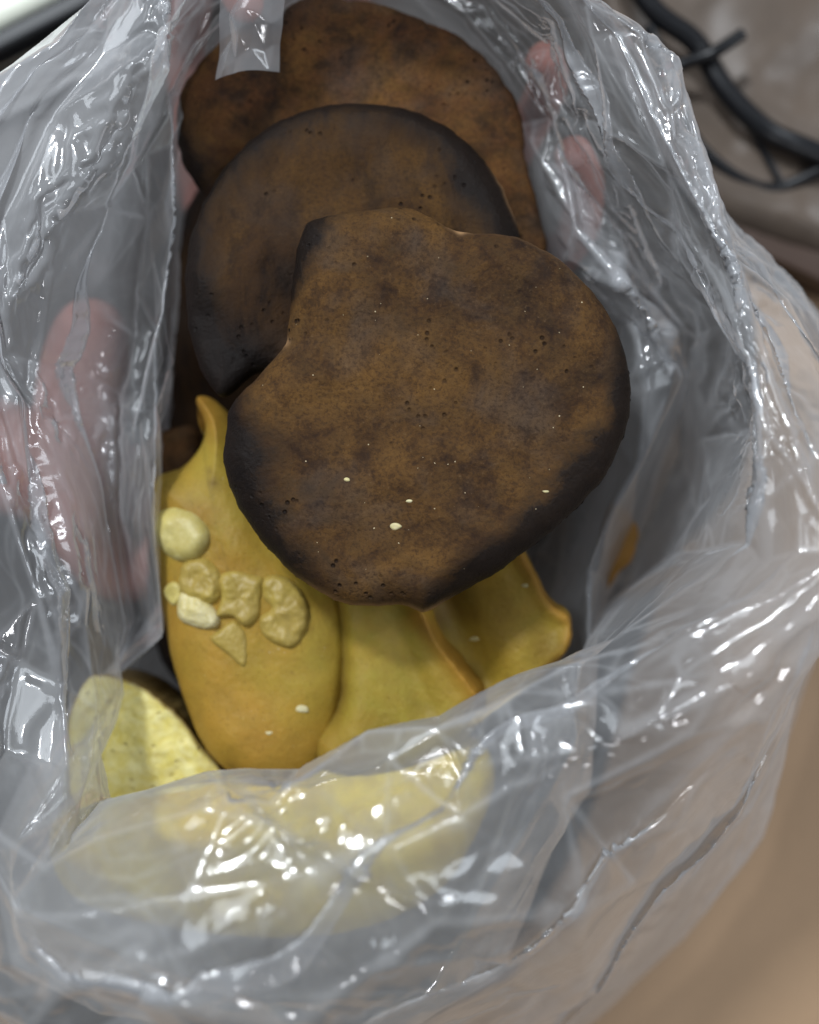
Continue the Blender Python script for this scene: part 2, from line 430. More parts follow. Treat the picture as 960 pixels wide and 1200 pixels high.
# --- right wavy flap
flp = lobe('cookie', [(470, 700), (520, 650), (580, 625), (612, 640), (628, 668), (645, 700), (666, 715), (673, 735), (668, 762), (645, 790), (590, 830), (540, 860), (500, 820), (485, 760)], M_YEL, .122, .022, .005, .0045,
     (570, 745), nr=90, sub=14, und=.0018, und_s=45, seed=35,
     ridges=[([(612, 648), (630, 682), (648, 712), (668, 730), (662, 765)], .0035, .0035), ([(520, 700), (545, 760), (570, 800)], -.009, .008), ([(590, 680), (615, 740), (600, 790)], .0015, .006)],
     paint={'edge': lambda P, d, q: (np.exp(-(seg_dist(P, [(608, 645), (630, 682), (648, 712), (670, 730), (664, 765), (640, 790)], False) / 9) ** 2) * .9, 0),
            'bruise': lambda P, d, q: (spots(P, [(530, 700, 32, .55), (505, 735, 26, .6), (640, 760, 26, .35), (590, 720, 18, .2)]), .2)})
tag(flp, 'yellow cookie with a wavy rounded orange edge, sticking out right beneath the largest brown cookie', 'cookie')

# --- cut slice, lower left
sl = lobe('cookie', [(88, 830), (105, 796), (130, 788), (170, 806), (205, 836), (232, 872), (254, 905), (268, 950), (250, 980), (190, 1000), (120, 990), (88, 940), (80, 880)], mat_flesh('pale_flesh'), .114, .032, .0016, .0012,
     (160, 900), tilt=(-.12, .10), nr=90, sub=12, und=.0016, und_s=120, seed=41, rag=.0009, flat=True, bottom_pull=.97,
     paint={'edge': lambda P, d, q: (np.exp(-(d / .0009) ** 2) * .9, .95)})
tag(sl, 'pale lemon yellow cookie with a rough crumbly face, at the lower left', 'cookie')

low = lobe('cookie', [(40, 985), (110, 945), (250, 925), (330, 915), (400, 895), (470, 878), (530, 872), (570, 885), (585, 930), (560, 1000), (520, 1060), (450, 1100), (350, 1120), (200, 1110), (70, 1070)], mat_yellow('lemon_yellow', (.74, .56, .008), (.76, .54, .008), (.72, .57, .012)), .122, .05, .02, .018, nr=50, sub=10, und=.003, und_s=35, seed=37,
     paint={'edge': lambda P, d, q: (q * 0 + .2, 0), 'bruise': lambda P, d, q: (q * 0, .1)})
tag(low, 'lemon yellow cookie wholly behind the rolled film at the bottom, seen only through it', 'cookie')

deep = lobe('cookie', [(205, 260), (260, 190), (400, 160), (560, 190), (640, 290), (668, 420), (640, 560), (560, 700), (420, 800), (290, 830), (200, 800), (168, 700), (176, 520), (186, 380)], M_CAP2, .074, .014, .01, .008, nr=50, sub=10, seed=48,
     paint={'dark': lambda P, d, q: (np.exp(-(d / .01)), .3), 'pale': lambda P, d, q: (q * 0, 0)})  # extra cookie added to darken the gaps between the others
tag(deep, 'dark brown cookie added lowest in the stack to darken the gap left of the others', 'cookie')

# --- far piece seen in the right pocket of the bag
far = lobe('cookie', [(712, 596), (728, 592), (742, 604), (751, 628), (744, 655), (728, 672), (712, 690), (708, 640)], mat_yellow('rusty_orange', (.36, .17, .03), (.40, .18, .03), (.28, .14, .03)), .082, .020, .006, .005, sub=10, nr=30, seed=45,
     paint={'dark': lambda P, d, q: (q * 0, .1), 'pale': lambda P, d, q: (q * 0 + .15, 0)})
tag(far, 'rusty orange cookie edge low in the right hand pocket of the bag', 'cookie')

# ------------------------------------------------------------------ crumbs: found by casting the view ray on what they lie on
def bvh_of(o):
    off = o.matrix_basis.translation + (o.parent.matrix_basis.translation if o.parent else Vector())
    vs_ = [v.co + off for v in o.data.vertices]
    return BVHTree.FromPolygons(vs_, [tuple(p.vertices) for p in o.data.polygons])
B_bulb = bvh_of(bulb); B_front = bvh_of(capf); B_cen = bvh_of(cen); B_flp = bvh_of(flp)
def hit(bvh, px, py):
    o = Vector((0, 0, CAM_Z)); d = (Vector(W(px, py, .1)) - o).normalized()
    loc, nrm, _, _ = bvh.ray_cast(o, d)
    return loc, nrm
M_CR = [mat_flesh('crumb_pale', False, (.46, .37, .10), (.56, .48, .19)), mat_flesh('crumb_dull', False, (.33, .23, .042), (.40, .29, .07)), mat_flesh('crumb_white', False, (.50, .43, .21), (.62, .55, .33))]
def crumb(bvh, outline, h, mat, label, name='crumb', group=None, R=.0022, seed=50, dome=.8, cat='crumb', sub=8, nr=22, und=.35):
    cx, cy = np.mean(outline, 0)
    if cat is None: outline = [(cx + (a - cx) * 1.14, cy + (b - cy) * 1.14) for a, b in outline]
    loc, nrm = hit(bvh, cx, cy)
    if loc is None: return None
    h = h * (1.05 if cat is None else 1); zt = loc.z + h * .46
    o = lobe(name, outline, mat, zt, h * 1.5, R, h * dome, sub=sub, nr=nr, und=h * und, und_s=200, seed=seed, rag=.0005 if h > .002 else .0002,
             tilt=(-nrm.x / nrm.z * .85, -nrm.y / nrm.z * .85))
    if cat is None:
        o.parent = bulb; o.name = 'nut_piece'; tag(o, label)
    else: tag(o, label, cat, group)
    return o
crumb(B_bulb, [(182, 605), (200, 596), (222, 600), (238, 615), (242, 634), (230, 652), (208, 656), (188, 645), (178, 625)], .0085, M_CR[0], None, cat=None, R=.006, seed=51, und=.1)
crumb(B_bulb, [(216, 662), (232, 656), (250, 664), (258, 680), (255, 700), (243, 708), (225, 703), (210, 690), (210, 674)], .0055, M_CR[1], None, cat=None, R=.004, seed=52)
crumb(B_bulb, [(207, 705), (215, 695), (235, 700), (247, 712), (254, 728), (244, 736), (222, 733), (208, 724)], .0055, M_CR[2], None, cat=None, R=.003, seed=53)
crumb(B_bulb, [(190, 694), (202, 683), (212, 690), (208, 706), (199, 708)], .003, M_CR[0], None, cat=None, R=.0018, seed=54)
crumb(B_bulb, [(258, 680), (272, 673), (292, 677), (306, 682), (303, 705), (300, 722), (286, 733), (272, 722), (256, 720), (260, 702)], .0048, M_CR[1], None, cat=None, R=.003, seed=55)
crumb(B_bulb, [(308, 686), (322, 680), (340, 688), (353, 704), (357, 725), (350, 745), (338, 756), (318, 750), (306, 738), (306, 722), (318, 714), (309, 704)], .0046, M_CR[1], None, cat=None, R=.003, seed=56)
crumb(B_bulb, [(249, 750), (262, 738), (275, 731), (286, 745), (288, 765), (284, 780), (268, 768)], .0028, M_CR[1], None, cat=None, R=.002, seed=57)
flecks = [(B_bulb, 354, 831, 9, 'broad white fleck low on the right of the nut topped cookie'), (B_bulb, 316, 859, 5, 'round white fleck near the lower end of the nut topped cookie'),
          (B_front, 463, 617, 7, 'elongated white fleck on the lower middle of the largest brown cookie'), (B_front, 480, 587, 4, 'small white fleck just above the elongated one on the largest brown cookie'),
          (B_front, 640, 576, 4, 'white fleck on the dark lower right margin of the largest brown cookie'), (B_front, 407, 562, 4, 'white fleck left of centre on the largest brown cookie'),
          (B_cen, 556, 749, 6, None), (B_flp, 556, 749, 6, 'round white fleck in the hollow of the wavy yellow cookie'), (B_flp, 616, 686, 5, 'thin white fleck near the upper edge of the wavy yellow cookie')]
done = set()
for k, (b, x, y, r, lb) in enumerate(flecks):
    if not lb: continue
    loc, _ = hit(b, x, y)
    if loc is None: continue
    rr = np.random.RandomState(k + 90)
    ol = [(x + math.cos(a) * r * (.7 + .5 * rr.rand()), y + math.sin(a) * r * .6 * (.6 + .6 * rr.rand())) for a in np.linspace(0, 2 * math.pi, 8)[:-1]]
    crumb(b, ol, .0009, M_CR[2], lb, 'fleck', 'white flecks on the cookies', R=.0006, seed=60 + k, sub=4, nr=8, cat='fleck')
# dust on the nearest cap: too fine to count
dv, df = [], []
rr = np.random.RandomState(5)
for k in range(90):
    b, x, y = (B_front, rr.uniform(270, 735), rr.uniform(255, 705)) if k < 60 else (B_bulb, rr.uniform(190, 400), rr.uniform(560, 890))
    loc, nrm = hit(b, x, y)
    if loc is None: continue
    s = rr.uniform(.00009, .00024); base = len(dv)
    a, bb = nrm.orthogonal().normalized(), None
    bb = nrm.cross(a)
    for ang in (0, 1.6, 3.0, 4.7):
        q = loc + a * math.cos(ang) * s * rr.uniform(.6, 1.5) + bb * math.sin(ang) * s * rr.uniform(.6, 1.5)
        dv.append(q)
    dv.append(loc + nrm * s * .8)
    df += [(base, base + 1, base + 4), (base + 1, base + 2, base + 4), (base + 2, base + 3, base + 4), (base + 3, base, base + 4)]
me = bpy.data.meshes.new('cookie_dust'); me.from_pydata(dv, [], df)
tag(link('cookie_dust', me, mat_plain('dust', (.50, .40, .25), .8)), 'fine pale dust sprinkled over the cookies', 'dust', kind='stuff')

# ------------------------------------------------------------------ the plastic bag: one sheet, control rows from the bottom inside over the lip to the outer edge
def col(*r): return r
COLS = [  # rows: low wall, inner ridge, valley, lip, cuff, outer crest, skirt, hem  (x, y, height)
 col((400, 60, .06), (400, -30, .10), (400, -60, .12), (400, -95, .15), (400, -140, .17), (400, -200, .16), (400, -230, .10), (400, -240, .04)),
 col((500, 60, .06), (500, -10, .11), (510, -30, .12), (520, -60, .15), (540, -100, .17), (560, -140, .165), (570, -150, .10), (570, -150, .04)),
 col((545, 120, .06), (585, 60, .115), (600, 40, .122), (620, 10, .15), (640, -20, .168), (675, -5, .165), (670, 0, .11), (660, 10, .05)),
 col((575, 190, .06), (622, 120, .118), (640, 100, .125), (668, 75, .15), (702, 48, .165), (756, 27, .166), (745, 60, .11), (735, 90, .05)),
 col((590, 270, .06), (640, 210, .118), (668, 195, .122), (705, 175, .145), (765, 170, .165), (815, 170, .170), (808, 205, .11), (798, 240, .04)),
 col((620, 340, .06), (690, 300, .13), (745, 310, .11), (790, 300, .135), (832, 285, .162), (856, 288, .172), (880, 290, .13), (900, 320, .05)),
 col((670, 395, .06), (792, 398, .135), (800, 430, .06), (860, 415, .150), (872, 395, .176), (925, 375, .155), (975, 405, .10), (990, 430, .03)),
 col((690, 480, .06), (752, 500, .122), (790, 530, .045), (864, 500, .150), (895, 480, .182), (975, 480, .165), (1020, 510, .10), (1020, 540, .03)),
 col((670, 560, .06), (706, 615, .115), (750, 620, .045), (856, 585, .150), (915, 570, .185), (1000, 590, .180), (1020, 620, .10), (1010, 640, .03)),
 col((650, 620, .06), (690, 690, .112), (725, 690, .05), (800, 655, .152), (900, 670, .188), (985, 690, .190), (960, 730, .11), (950, 760, .03)),
 col((630, 680, .06), (670, 750, .110), (695, 745, .08), (722, 735, .155), (800, 718, .186), (930, 770, .190), (930, 830, .11), (915, 880, .03)),
 col((620, 820, .06), (700, 900, .10), (690, 865, .158), (655, 785, .165), (690, 780, .190), (830, 880, .190), (885, 950, .11), (878, 1000, .03)),
 col((600, 950, .06), (650, 1000, .10), (640, 970, .162), (575, 826, .168), (590, 835, .192), (735, 965, .188), (800, 1060, .10), (800, 1095, .03)),
 col((500, 1060, .06), (560, 1150, .10), (550, 1120, .166), (488, 862, .172), (500, 885, .198), (625, 1085, .190), (700, 1160, .10), (705, 1200, .03)),
 col((370, 1110, .06), (385, 1210, .10), (385, 1180, .166), (385, 902, .170), (392, 945, .205), (470, 1175, .20), (540, 1260, .10), (545, 1290, .03)),
 col((220, 1100, .06), (190, 1190, .10), (200, 1160, .162), (275, 918, .165), (272, 975, .205), (290, 1230, .20), (310, 1310, .10), (312, 1330, .03)),
 col((100, 1060, .06), (20, 1120, .095), (25, 1100, .152), (140, 930, .155), (120, 995, .20), (85, 1210, .20), (50, 1290, .10), (40, 1300, .03)),
 col((70, 970, .06), (15, 960, .080), (25, 960, .130), (128, 936, .140), (50, 975, .178), (-60, 1060, .185), (-140, 1150, .10), (-150, 1160, .03)),
 col((95, 830, .06), (82, 830, .080), (98, 850, .118), (129, 850, .132), (50, 850, .152), (-70, 840, .15), (-90, 860, .10), (-90, 880, .03)),
 col((195, 720, .065), (186, 735, .118), (155, 745, .108), (122, 745, .131), (60, 720, .150), (-40, 700, .155), (-80, 700, .10), (-80, 700, .03)),
 col((200, 600, .068), (184, 590, .128), (140, 590, .118), (95, 600, .132), (30, 580, .155), (-50, 560, .16), (-80, 560, .10), (-80, 560, .03)),
 col((205, 480, .068), (190, 470, .130), (150, 460, .118), (58, 480, .138), (10, 460, .155), (-50, 430, .16), (-80, 430, .10), (-80, 430, .03)),
 col((212, 380, .068), (198, 375, .132), (160, 370, .118), (38, 392, .150), (-10, 370, .158), (-60, 330, .16), (-80, 320, .10), (-80, 310, .03)),
 col((212, 280, .068), (206, 270, .130), (168, 270, .118), (60, 275, .160), (0, 250, .160), (-60, 200, .16), (-80, 180, .10), (-80, 170, .03)),
 col((218, 190, .068), (202, 180, .128), (170, 190, .116), (128, 180, .164), (60, 130, .162), (-18, 96, .163), (0, 125, .10), (10, 135, .03)),
 col((250, 130, .068), (212, 95, .125), (205, 110, .118), (184, 75, .165), (120, 50, .163), (66, 40, .163), (90, 75, .10), (100, 85, .03)),
 col((300, 90, .068), (250, 30, .122), (235, 35, .118), (188, -5, .162), (160, -20, .163), (130, -8, .163), (150, 25, .10), (160, 30, .03)),
 col((340, 70, .065), (320, -20, .105), (300, -40, .118), (265, -70, .155), (250, -110, .17), (230, -150, .165), (220, -170, .10), (220, -180, .03)),
]
NC = len(COLS)
ctrl = np.zeros((NC, 10, 3))
for i, cc in enumerate(COLS):
    lo = W(*cc[0])
    ctrl[i, 0] = W(430, 500, .056); ctrl[i, 1] = .35 * W(430, 500, .056) + .65 * W(cc[0][0], cc[0][1], .057)
    for j, p in enumerate(cc): ctrl[i, 2 + j] = W(*p)
def cr_mat(n_ctrl, n_out, closed):
    """Catmull-Rom weights matrix"""
    segs = n_ctrl if closed else n_ctrl - 1
    u = np.linspace(0, segs, n_out + 1)[:-1] if closed else np.linspace(0, segs, n_out)
    i = np.minimum(u.astype(int), segs - 1); t = u - i
    w = np.stack([-.5 * t + t * t - .5 * t ** 3, 1 - 2.5 * t * t + 1.5 * t ** 3, .5 * t + 2 * t * t - 1.5 * t ** 3, -.5 * t * t + .5 * t ** 3], 1)
    M = np.zeros((len(u), n_ctrl))
    for k in range(4):
        idx = i - 1 + k
        idx = idx % n_ctrl if closed else np.clip(idx, 0, n_ctrl - 1)
        np.add.at(M, (np.arange(len(u)), idx), w[:, k])
    return M, u
NU, NV = 1300, 520
MU, uu = cr_mat(NC, NU, True); MV, vv = cr_mat(10, NV, False)
# pleats: the film runs forward, doubles back and runs forward again (u from, u to, row, row drift, width, strength, gap)
PLEATS = [(9.0, 17.5, 6.35, .45, .10, .24, .0012), (10.5, 16.5, 7.05, -.3, .08, .18, .0012), (17.5, 25.5, 5.9, .3, .13, .36, .0012), (18.5, 24.5, 4.6, .2, .10, .26, .0010), (2.0, 8.5, 6.55, .2, .12, .34, .0013),
          (4.0, 10.0, 5.55, .25, .10, .26, .0011), (10, 14, 7.8, .3, .12, .3, .0015), (0.5, 5.2, 5.2, -.3, .10, .30, .0012), (5.0, 9.5, 7.5, .3, .12, .36, .0015), (19.5, 26, 6.7, -.3, .12, .3, .0012)]
U0, V0 = np.meshgrid(uu, vv, indexing='ij')
G = V0.copy(); OFF = np.zeros_like(G)
pr = np.random.RandomState(44)
for (a, b, v0, dr, wd, st, gap) in PLEATS:
    ph = pr.rand(3) * 6
    s_ = (U0 - a) / (b - a)
    env = np.clip(np.sin(np.clip(s_, 0, 1) * math.pi), 0, 1) ** .5
    env = env * np.clip(.75 + .35 * np.sin(U0 * 1.9 + ph[0]), .2, 1.2)
    vc_ = v0 + dr * (s_ - .5) * 2 + .12 * np.sin(U0 * 1.3 + ph[1]) + .05 * np.sin(U0 * 4.1 + ph[2])
    x = (V0 - vc_) / wd
    e = np.exp(-x * x / 2)
    G -= env * st * x * e
    OFF += env * gap * np.tanh(x * 2.0) * np.exp(-x * x / 6)
G = np.clip(G, 0, 9)
S = np.einsum('ui,ijk,vj->uvk', MU, ctrl, MV)
def _nrm(P):
    n = np.cross(np.roll(P, -1, 0) - np.roll(P, 1, 0), np.gradient(P, axis=1)); return n / (np.linalg.norm(n, axis=-1)[..., None] + 1e-12)
SN = _nrm(S); SN = SN * np.where(SN[..., 2:3] < 0, -1, 1)
def lookup(A, u, v):
    gu = (np.asarray(u) % NC) / NC * NU; gv = np.clip(np.asarray(v), 0, 9) / 9 * (NV - 1)
    a = gu.astype(int) % NU; b = np.clip(gv.astype(int), 0, NV - 2)
    fu = (gu - np.floor(gu))[..., None]; fv = (gv - b)[..., None]; a2 = (a + 1) % NU
    return (A[a, b] * (1 - fv) + A[a, b + 1] * fv) * (1 - fu) + (A[a2, b] * (1 - fv) + A[a2, b + 1] * fv) * fu
def panels(U, V, su, sv, seed, off):
    """flat taut panels: the bag's shape sampled at scattered points joined by flat triangles"""
    r = np.random.RandomState(seed)
    nx, ny = int(round(NC / su)), int(round(9 / sv))
    gx, gy = np.meshgrid(np.arange(-1, nx + 2), np.arange(0, ny + 1), indexing='ij')
    jx = r.uniform(-.34, .34, (nx, ny + 1)); jy = r.uniform(-.30, .30, (nx, ny + 1)); hh = r.uniform(-1, 1, (nx, ny + 1))
    k = gx % nx
    px = gx + jx[k, gy]; py = gy + jy[k, gy]; py[:, 0] = -.3; py[:, -1] = ny + .3
    pts = np.stack([px.ravel(), py.ravel()], -1)
    uu_, vv_ = pts[:, 0] * NC / nx, pts[:, 1] * 9 / ny
    val = lookup(S, uu_, vv_) + lookup(SN, uu_, vv_) * (hh[k, gy].ravel() * off * np.clip(vv_ / 3, .2, 1))[:, None]
    res = delaunay_2d_cdt([Vector(p) for p in pts], [], [], 0, 1e-6)
    P2 = np.array([(p.x, p.y) for p in res[0]]); src = np.array([o[0] for o in res[3]]); F = np.array(res[2])
    bvh = BVHTree.FromPolygons([Vector((x, y, 0)) for x, y in P2], res[2])
    A = (U * nx / NC).ravel(); B = (V * ny / 9).ravel()
    rc = bvh.ray_cast; dn = Vector((0, 0, -1))
    fi = np.array([(rc(Vector((a, b, 1)), dn)[2] or 0) for a, b in zip(A.tolist(), B.tolist())])
    T = F[fi]; a, b, c = P2[T[:, 0]], P2[T[:, 1]], P2[T[:, 2]]
    den = (b[:, 1] - c[:, 1]) * (a[:, 0] - c[:, 0]) + (c[:, 0] - b[:, 0]) * (a[:, 1] - c[:, 1])
    w0 = ((b[:, 1] - c[:, 1]) * (A - c[:, 0]) + (c[:, 0] - b[:, 0]) * (B - c[:, 1])) / den
    w1 = ((c[:, 1] - a[:, 1]) * (A - c[:, 0]) + (a[:, 0] - c[:, 0]) * (B - c[:, 1])) / den
    w0, w1 = np.clip(w0, -.1, 1.1), np.clip(w1, -.1, 1.1); w2 = 1 - w0 - w1
    vs_ = val[src]
    return (vs_[T[:, 0]] * w0[:, None] + vs_[T[:, 1]] * w1[:, None] + vs_[T[:, 2]] * w2[:, None]).reshape(U.shape + (3,))
PAN = panels(U0, G, .80, .45, 91, .0034)
smo = lookup(S, U0, G)
mixw = (np.clip((G - 1.2) / 1.5, 0, 1) * .92)[..., None]
BAG = smo * (1 - mixw) + PAN * mixw
BAG = BAG + lookup(SN, U0, G) * OFF[..., None]
def normals(P, closed=True):
    du = (np.roll(P, -1, 0) - np.roll(P, 1, 0)) if closed else np.gradient(P, axis=0)
    dv_ = np.gradient(P, axis=1)
    n = np.cross(du, dv_); n /= np.linalg.norm(n, axis=-1)[..., None] + 1e-12
    return n

def facets(U, V, su, sv, seed, warp=.0):
    """crumpled-film relief: random heights joined by flat triangles"""
    r = np.random.RandomState(seed)
    x0, x1, y0, y1 = U.min() - .5, U.max() + .5, V.min() - .5, V.max() + .5
    nx, ny = int((x1 - x0) / su) + 2, int((y1 - y0) / sv) + 2
    gx, gy = np.meshgrid(np.arange(nx), np.arange(ny), indexing='ij')
    jx = gx + r.uniform(-.45, .45, gx.shape); jy = gy + r.uniform(-.45, .45, gx.shape)
    pts = np.stack([jx.ravel(), jy.ravel()], -1)
    hv = r.uniform(-1, 1, len(pts))
    res = delaunay_2d_cdt([Vector(p) for p in pts], [], [], 0, 1e-6)
    vc = [Vector((p.x, p.y, hv[o[0]] if o else 0)) for p, o in zip(res[0], res[3])]
    bvh = BVHTree.FromPolygons(vc, res[2])
    A = np.asarray((U - x0) / su).ravel(); Bv = np.asarray((V - y0) / sv).ravel()
    out = np.zeros(len(A)); dn = Vector((0, 0, -1)); rc = bvh.ray_cast
    for k, (a, b) in enumerate(zip(A.tolist(), Bv.tolist())):
        h = rc(Vector((a, b, 5)), dn)[0]
        if h is not None: out[k] = h[2]
    return out.reshape(U.shape)
def blur3(A):
    return np.stack([blur(A[..., k], 1) for k in range(3)], -1)
EXCESS, SMO = .055, .02
def blur(A, n=1, closed=True):
    for _ in range(n):
        B = A * .5
        B = B + .25 * (np.roll(A, 1, 0) + np.roll(A, -1, 0)) if closed else B + .25 * (np.vstack([A[:1], A[:-1]]) + np.vstack([A[1:], A[-1:]]))
        C_ = B * .5; C_[:, 1:] += .25 * B[:, :-1]; C_[:, :-1] += .25 * B[:, 1:]; C_[:, 0] += .25 * B[:, 0]; C_[:, -1] += .25 * B[:, -1]
        A = C_
    return A
U2, V2 = np.meshgrid(uu, vv, indexing='ij')
pos = BAG
wu = U2 + .35 * vnoise(pos, 40, 3, 2) ; wv = V2 + .30 * vnoise(pos, 40, 8, 2)
sub_ = (slice(None, None, 2), slice(None, None, 1))
def fac_up(su, sv, seed):
    return facets(wu, wv, su, sv, seed)
CREASES = [([(190, 0), (193, 30), (186, 62), (160, 90), (152, 120), (135, 165), (100, 205), (75, 240), (50, 285), (10, 350)], .0016, 5, (4, 8.2)),
 ([(85, 165), (100, 200), (70, 215)], .0010, 4, (4, 8.2)), ([(755, 27), (785, 80), (812, 160), (830, 220), (848, 275), (865, 330), (876, 390)], .0018, 5, (5, 8)),
 ([(240, 950), (290, 922), (340, 920)], .0022, 7, (5, 7.5)), ([(300, 965), (360, 990), (412, 1018), (480, 1050)], .0020, 5, (5, 7.5)),
 ([(400, 970), (470, 920), (560, 880), (650, 875)], .0018, 8, (5, 7.5)), ([(600, 900), (680, 878), (760, 850), (900, 770)], .0018, 7, (5, 8)),
 ([(180, 1165), (230, 1125), (260, 1085), (310, 1065)], .0020, 6, (5.5, 8)), ([(305, 1065), (300, 1125), (275, 1160)], .0016, 5, (5.5, 8)),
 ([(0, 1130), (80, 1110), (200, 1130), (420, 1190)], .0016, 6, (5.5, 8)), ([(450, 1110), (520, 1100), (600, 1110), (700, 1010), (740, 960)], .0022, 5, (5.5, 8.2)),
 ([(620, 1030), (700, 990), (680, 960)], .0014, 5, (5.5, 8)), ([(22, 545), (50, 620), (75, 685)], .0010, 4, (4, 8)), ([(90, 440), (130, 460), (150, 520)], .0010, 4, (3.5, 7)),
 ([(50, 470), (75, 495), (110, 490)], .0010, 4, (3.5, 7)), ([(690, 285), (682, 250), (700, 262), (730, 262)], .0014, 5, (3, 7)), ([(720, 300), (745, 330), (760, 340)], .0014, 5, (3, 7)),
 ([(700, 330), (730, 370), (785, 395)], .0016, 6, (3, 7)), ([(850, 470), (880, 540), (940, 500)], .0012, 5, (4.5, 8)), ([(880, 300), (905, 420), (960, 490)], .0010, 6, (5, 9)),
 ([(620, 60), (660, 140), (680, 250)], .0016, 6, (3, 7)), ([(560, 30), (640, 100), (660, 200)], .0012, 6, (3, 7))]
FOLDS = [([(130, 1140), (300, 1080), (480, 990), (640, 900), (800, 830), (950, 760)], .0026, 17, (5.2, 8)), ([(0, 1165), (120, 1150), (230, 1180), (350, 1185)], .0022, 15, (5.2, 8)),
 ([(420, 1130), (600, 1105), (680, 1020), (745, 960), (930, 785)], .0030, 15, (5.4, 8.3)), ([(240, 950), (310, 968), (412, 1018), (490, 1055), (600, 1060)], .0024, 13, (5.2, 8)),
 ([(265, 1170), (305, 1110), (308, 1060)], .0024, 12, (5.2, 8)), ([(340, 1065), (520, 1010), (700, 935), (830, 865)], -.0020, 14, (5.2, 8)), ([(520, 905), (700, 862), (880, 775), (960, 700)], .0022, 18, (5.1, 8)),
 ([(700, 1130), (770, 1020), (850, 930), (900, 850)], .0024, 16, (6.5, 9)), ([(190, -10), (193, 30), (186, 62), (152, 120), (135, 165), (75, 240), (50, 285), (5, 370)], .0022, 12, (4.2, 7)),
 ([(755, 27), (812, 160), (848, 275), (876, 390), (900, 520), (870, 610)], .0020, 13, (4.6, 8)), ([(860, 610), (930, 560), (970, 500)], .0018, 14, (4.6, 8)), ([(640, 10), (690, 120), (745, 250), (770, 330)], .0018, 14, (3.4, 7)),
 ([(50, 400), (75, 520), (100, 640), (120, 760)], .0018, 12, (3.8, 6.5)), ([(0, 560), (40, 640), (70, 760), (60, 900)], .0020, 14, (4, 7)), ([(240, 60), (225, 130), (205, 200), (200, 330)], .0014, 9, (2.7, 4.5)),
 ([(690, 280), (740, 325), (788, 395), (765, 500), (708, 625), (674, 750)], .0022, 12, (2.4, 4.0)), ([(700, 330), (735, 372), (785, 392)], .0022, 9, (2.2, 4.0)), ([(705, 300), (690, 345), (720, 380)], .0016, 8, (2.2, 4.0)), ([(735, 290), (725, 340), (760, 400), (740, 460)], .0026, 8, (2.0, 4.2)), ([(690, 320), (760, 345), (790, 380)], .0024, 7, (2.0, 4.2)), ([(770, 420), (735, 470), (748, 530)], .0022, 8, (2.0, 4.0))]
PX0 = np.stack([BAG[..., 0] * 1200 / (CAM_Z - BAG[..., 2]) + 480, 600 - BAG[..., 1] * 1200 / (CAM_Z - BAG[..., 2])], -1)
near = np.zeros(BAG.shape[:2]); near2 = near.copy()
for pl, a, w_, (v0, v1) in CREASES:
    sd = seg_dist(PX0, pl, False); gate = np.clip((V2 - v0) * 4, 0, 1) * np.clip((v1 - V2) * 4, 0, 1)
    near = np.maximum(near, np.exp(-(sd / 17) ** 2) * gate); near2 = np.maximum(near2, np.exp(-(sd / 38) ** 2) * gate)
f1 = blur(fac_up(1.3, .50, 11), 1)
f2 = fac_up(.50, .20, 12)
f3 = fac_up(.18, .10, 13)
f4 = fac_up(2.6, .15, 14)
m4 = np.clip(.35 + 1.4 * vnoise(pos, 22, 23, 2), 0, 1.2)
PN = normals(PAN); TURN = np.zeros(PAN.shape[:2]); TURN[:, 1:-1] = 1 - (PN[:, 2:] * PN[:, :-2]).sum(-1); TURN = np.clip((TURN + 1 - (np.roll(PN, 1, 0) * np.roll(PN, -1, 0)).sum(-1)) * 6, 0, 1)
lap = lambda A: np.abs(A[:, 1:-1] * 2 - A[:, 2:] - A[:, :-2])
def white(A, k):
    L = np.zeros_like(A); L[:, 1:-1] = lap(A); Lu = np.abs(2 * A - np.roll(A, 1, 0) - np.roll(A, -1, 0)); return np.clip((L + Lu) * k, 0, 1)

m2 = np.clip(.55 + 1.3 * vnoise(pos, 30, 21, 2), .1, 1.4)
m3 = np.clip(.2 + 1.8 * vnoise(pos, 45, 22, 2), 0, 1.3)
STRESS = blur(np.clip(.8 * TURN + white(f1, 4) + .8 * white(f2, 5) * m2 + .5 * white(f4, 3) * m4, 0, 1), 1)

calm = np.clip(.22 + 1.1 * np.clip(vnoise(pos, 24, 71, 2), 0, 1) ** .8 * 1.4 + 1.0 * near2, .15, 1.3)
calm *= 1 - .7 * np.exp(-(((PX0[..., 0] - 40) / 90) ** 2 + ((PX0[..., 1] - 130) / 110) ** 2)) * (1 - near2)
taut = np.clip(np.minimum(U2 - 5.5, 18.0 - U2) / 1.5, 0, 1)          # the front and right of the mouth are pulled tight
calm *= 1 - .5 * taut * (1 - .55 * near2)
amp = np.interp(V2, [0, 2, 3, 5, 6, 9], [.2, .35, .7, 1, 1, 1])
disp = amp * (.0016 * (1 - .4 * taut) * f1 + .0017 * calm * (m2 + .25 * near) * f2 + (.00030 * calm * m3 * m3 + .00018 * near) * f3 + .0015 * (.4 + .6 * calm + .3 * taut) * m4 * f4)
N = normals(BAG)
SMOOTH = BAG.copy()
BAG = BAG + N * disp[..., None]
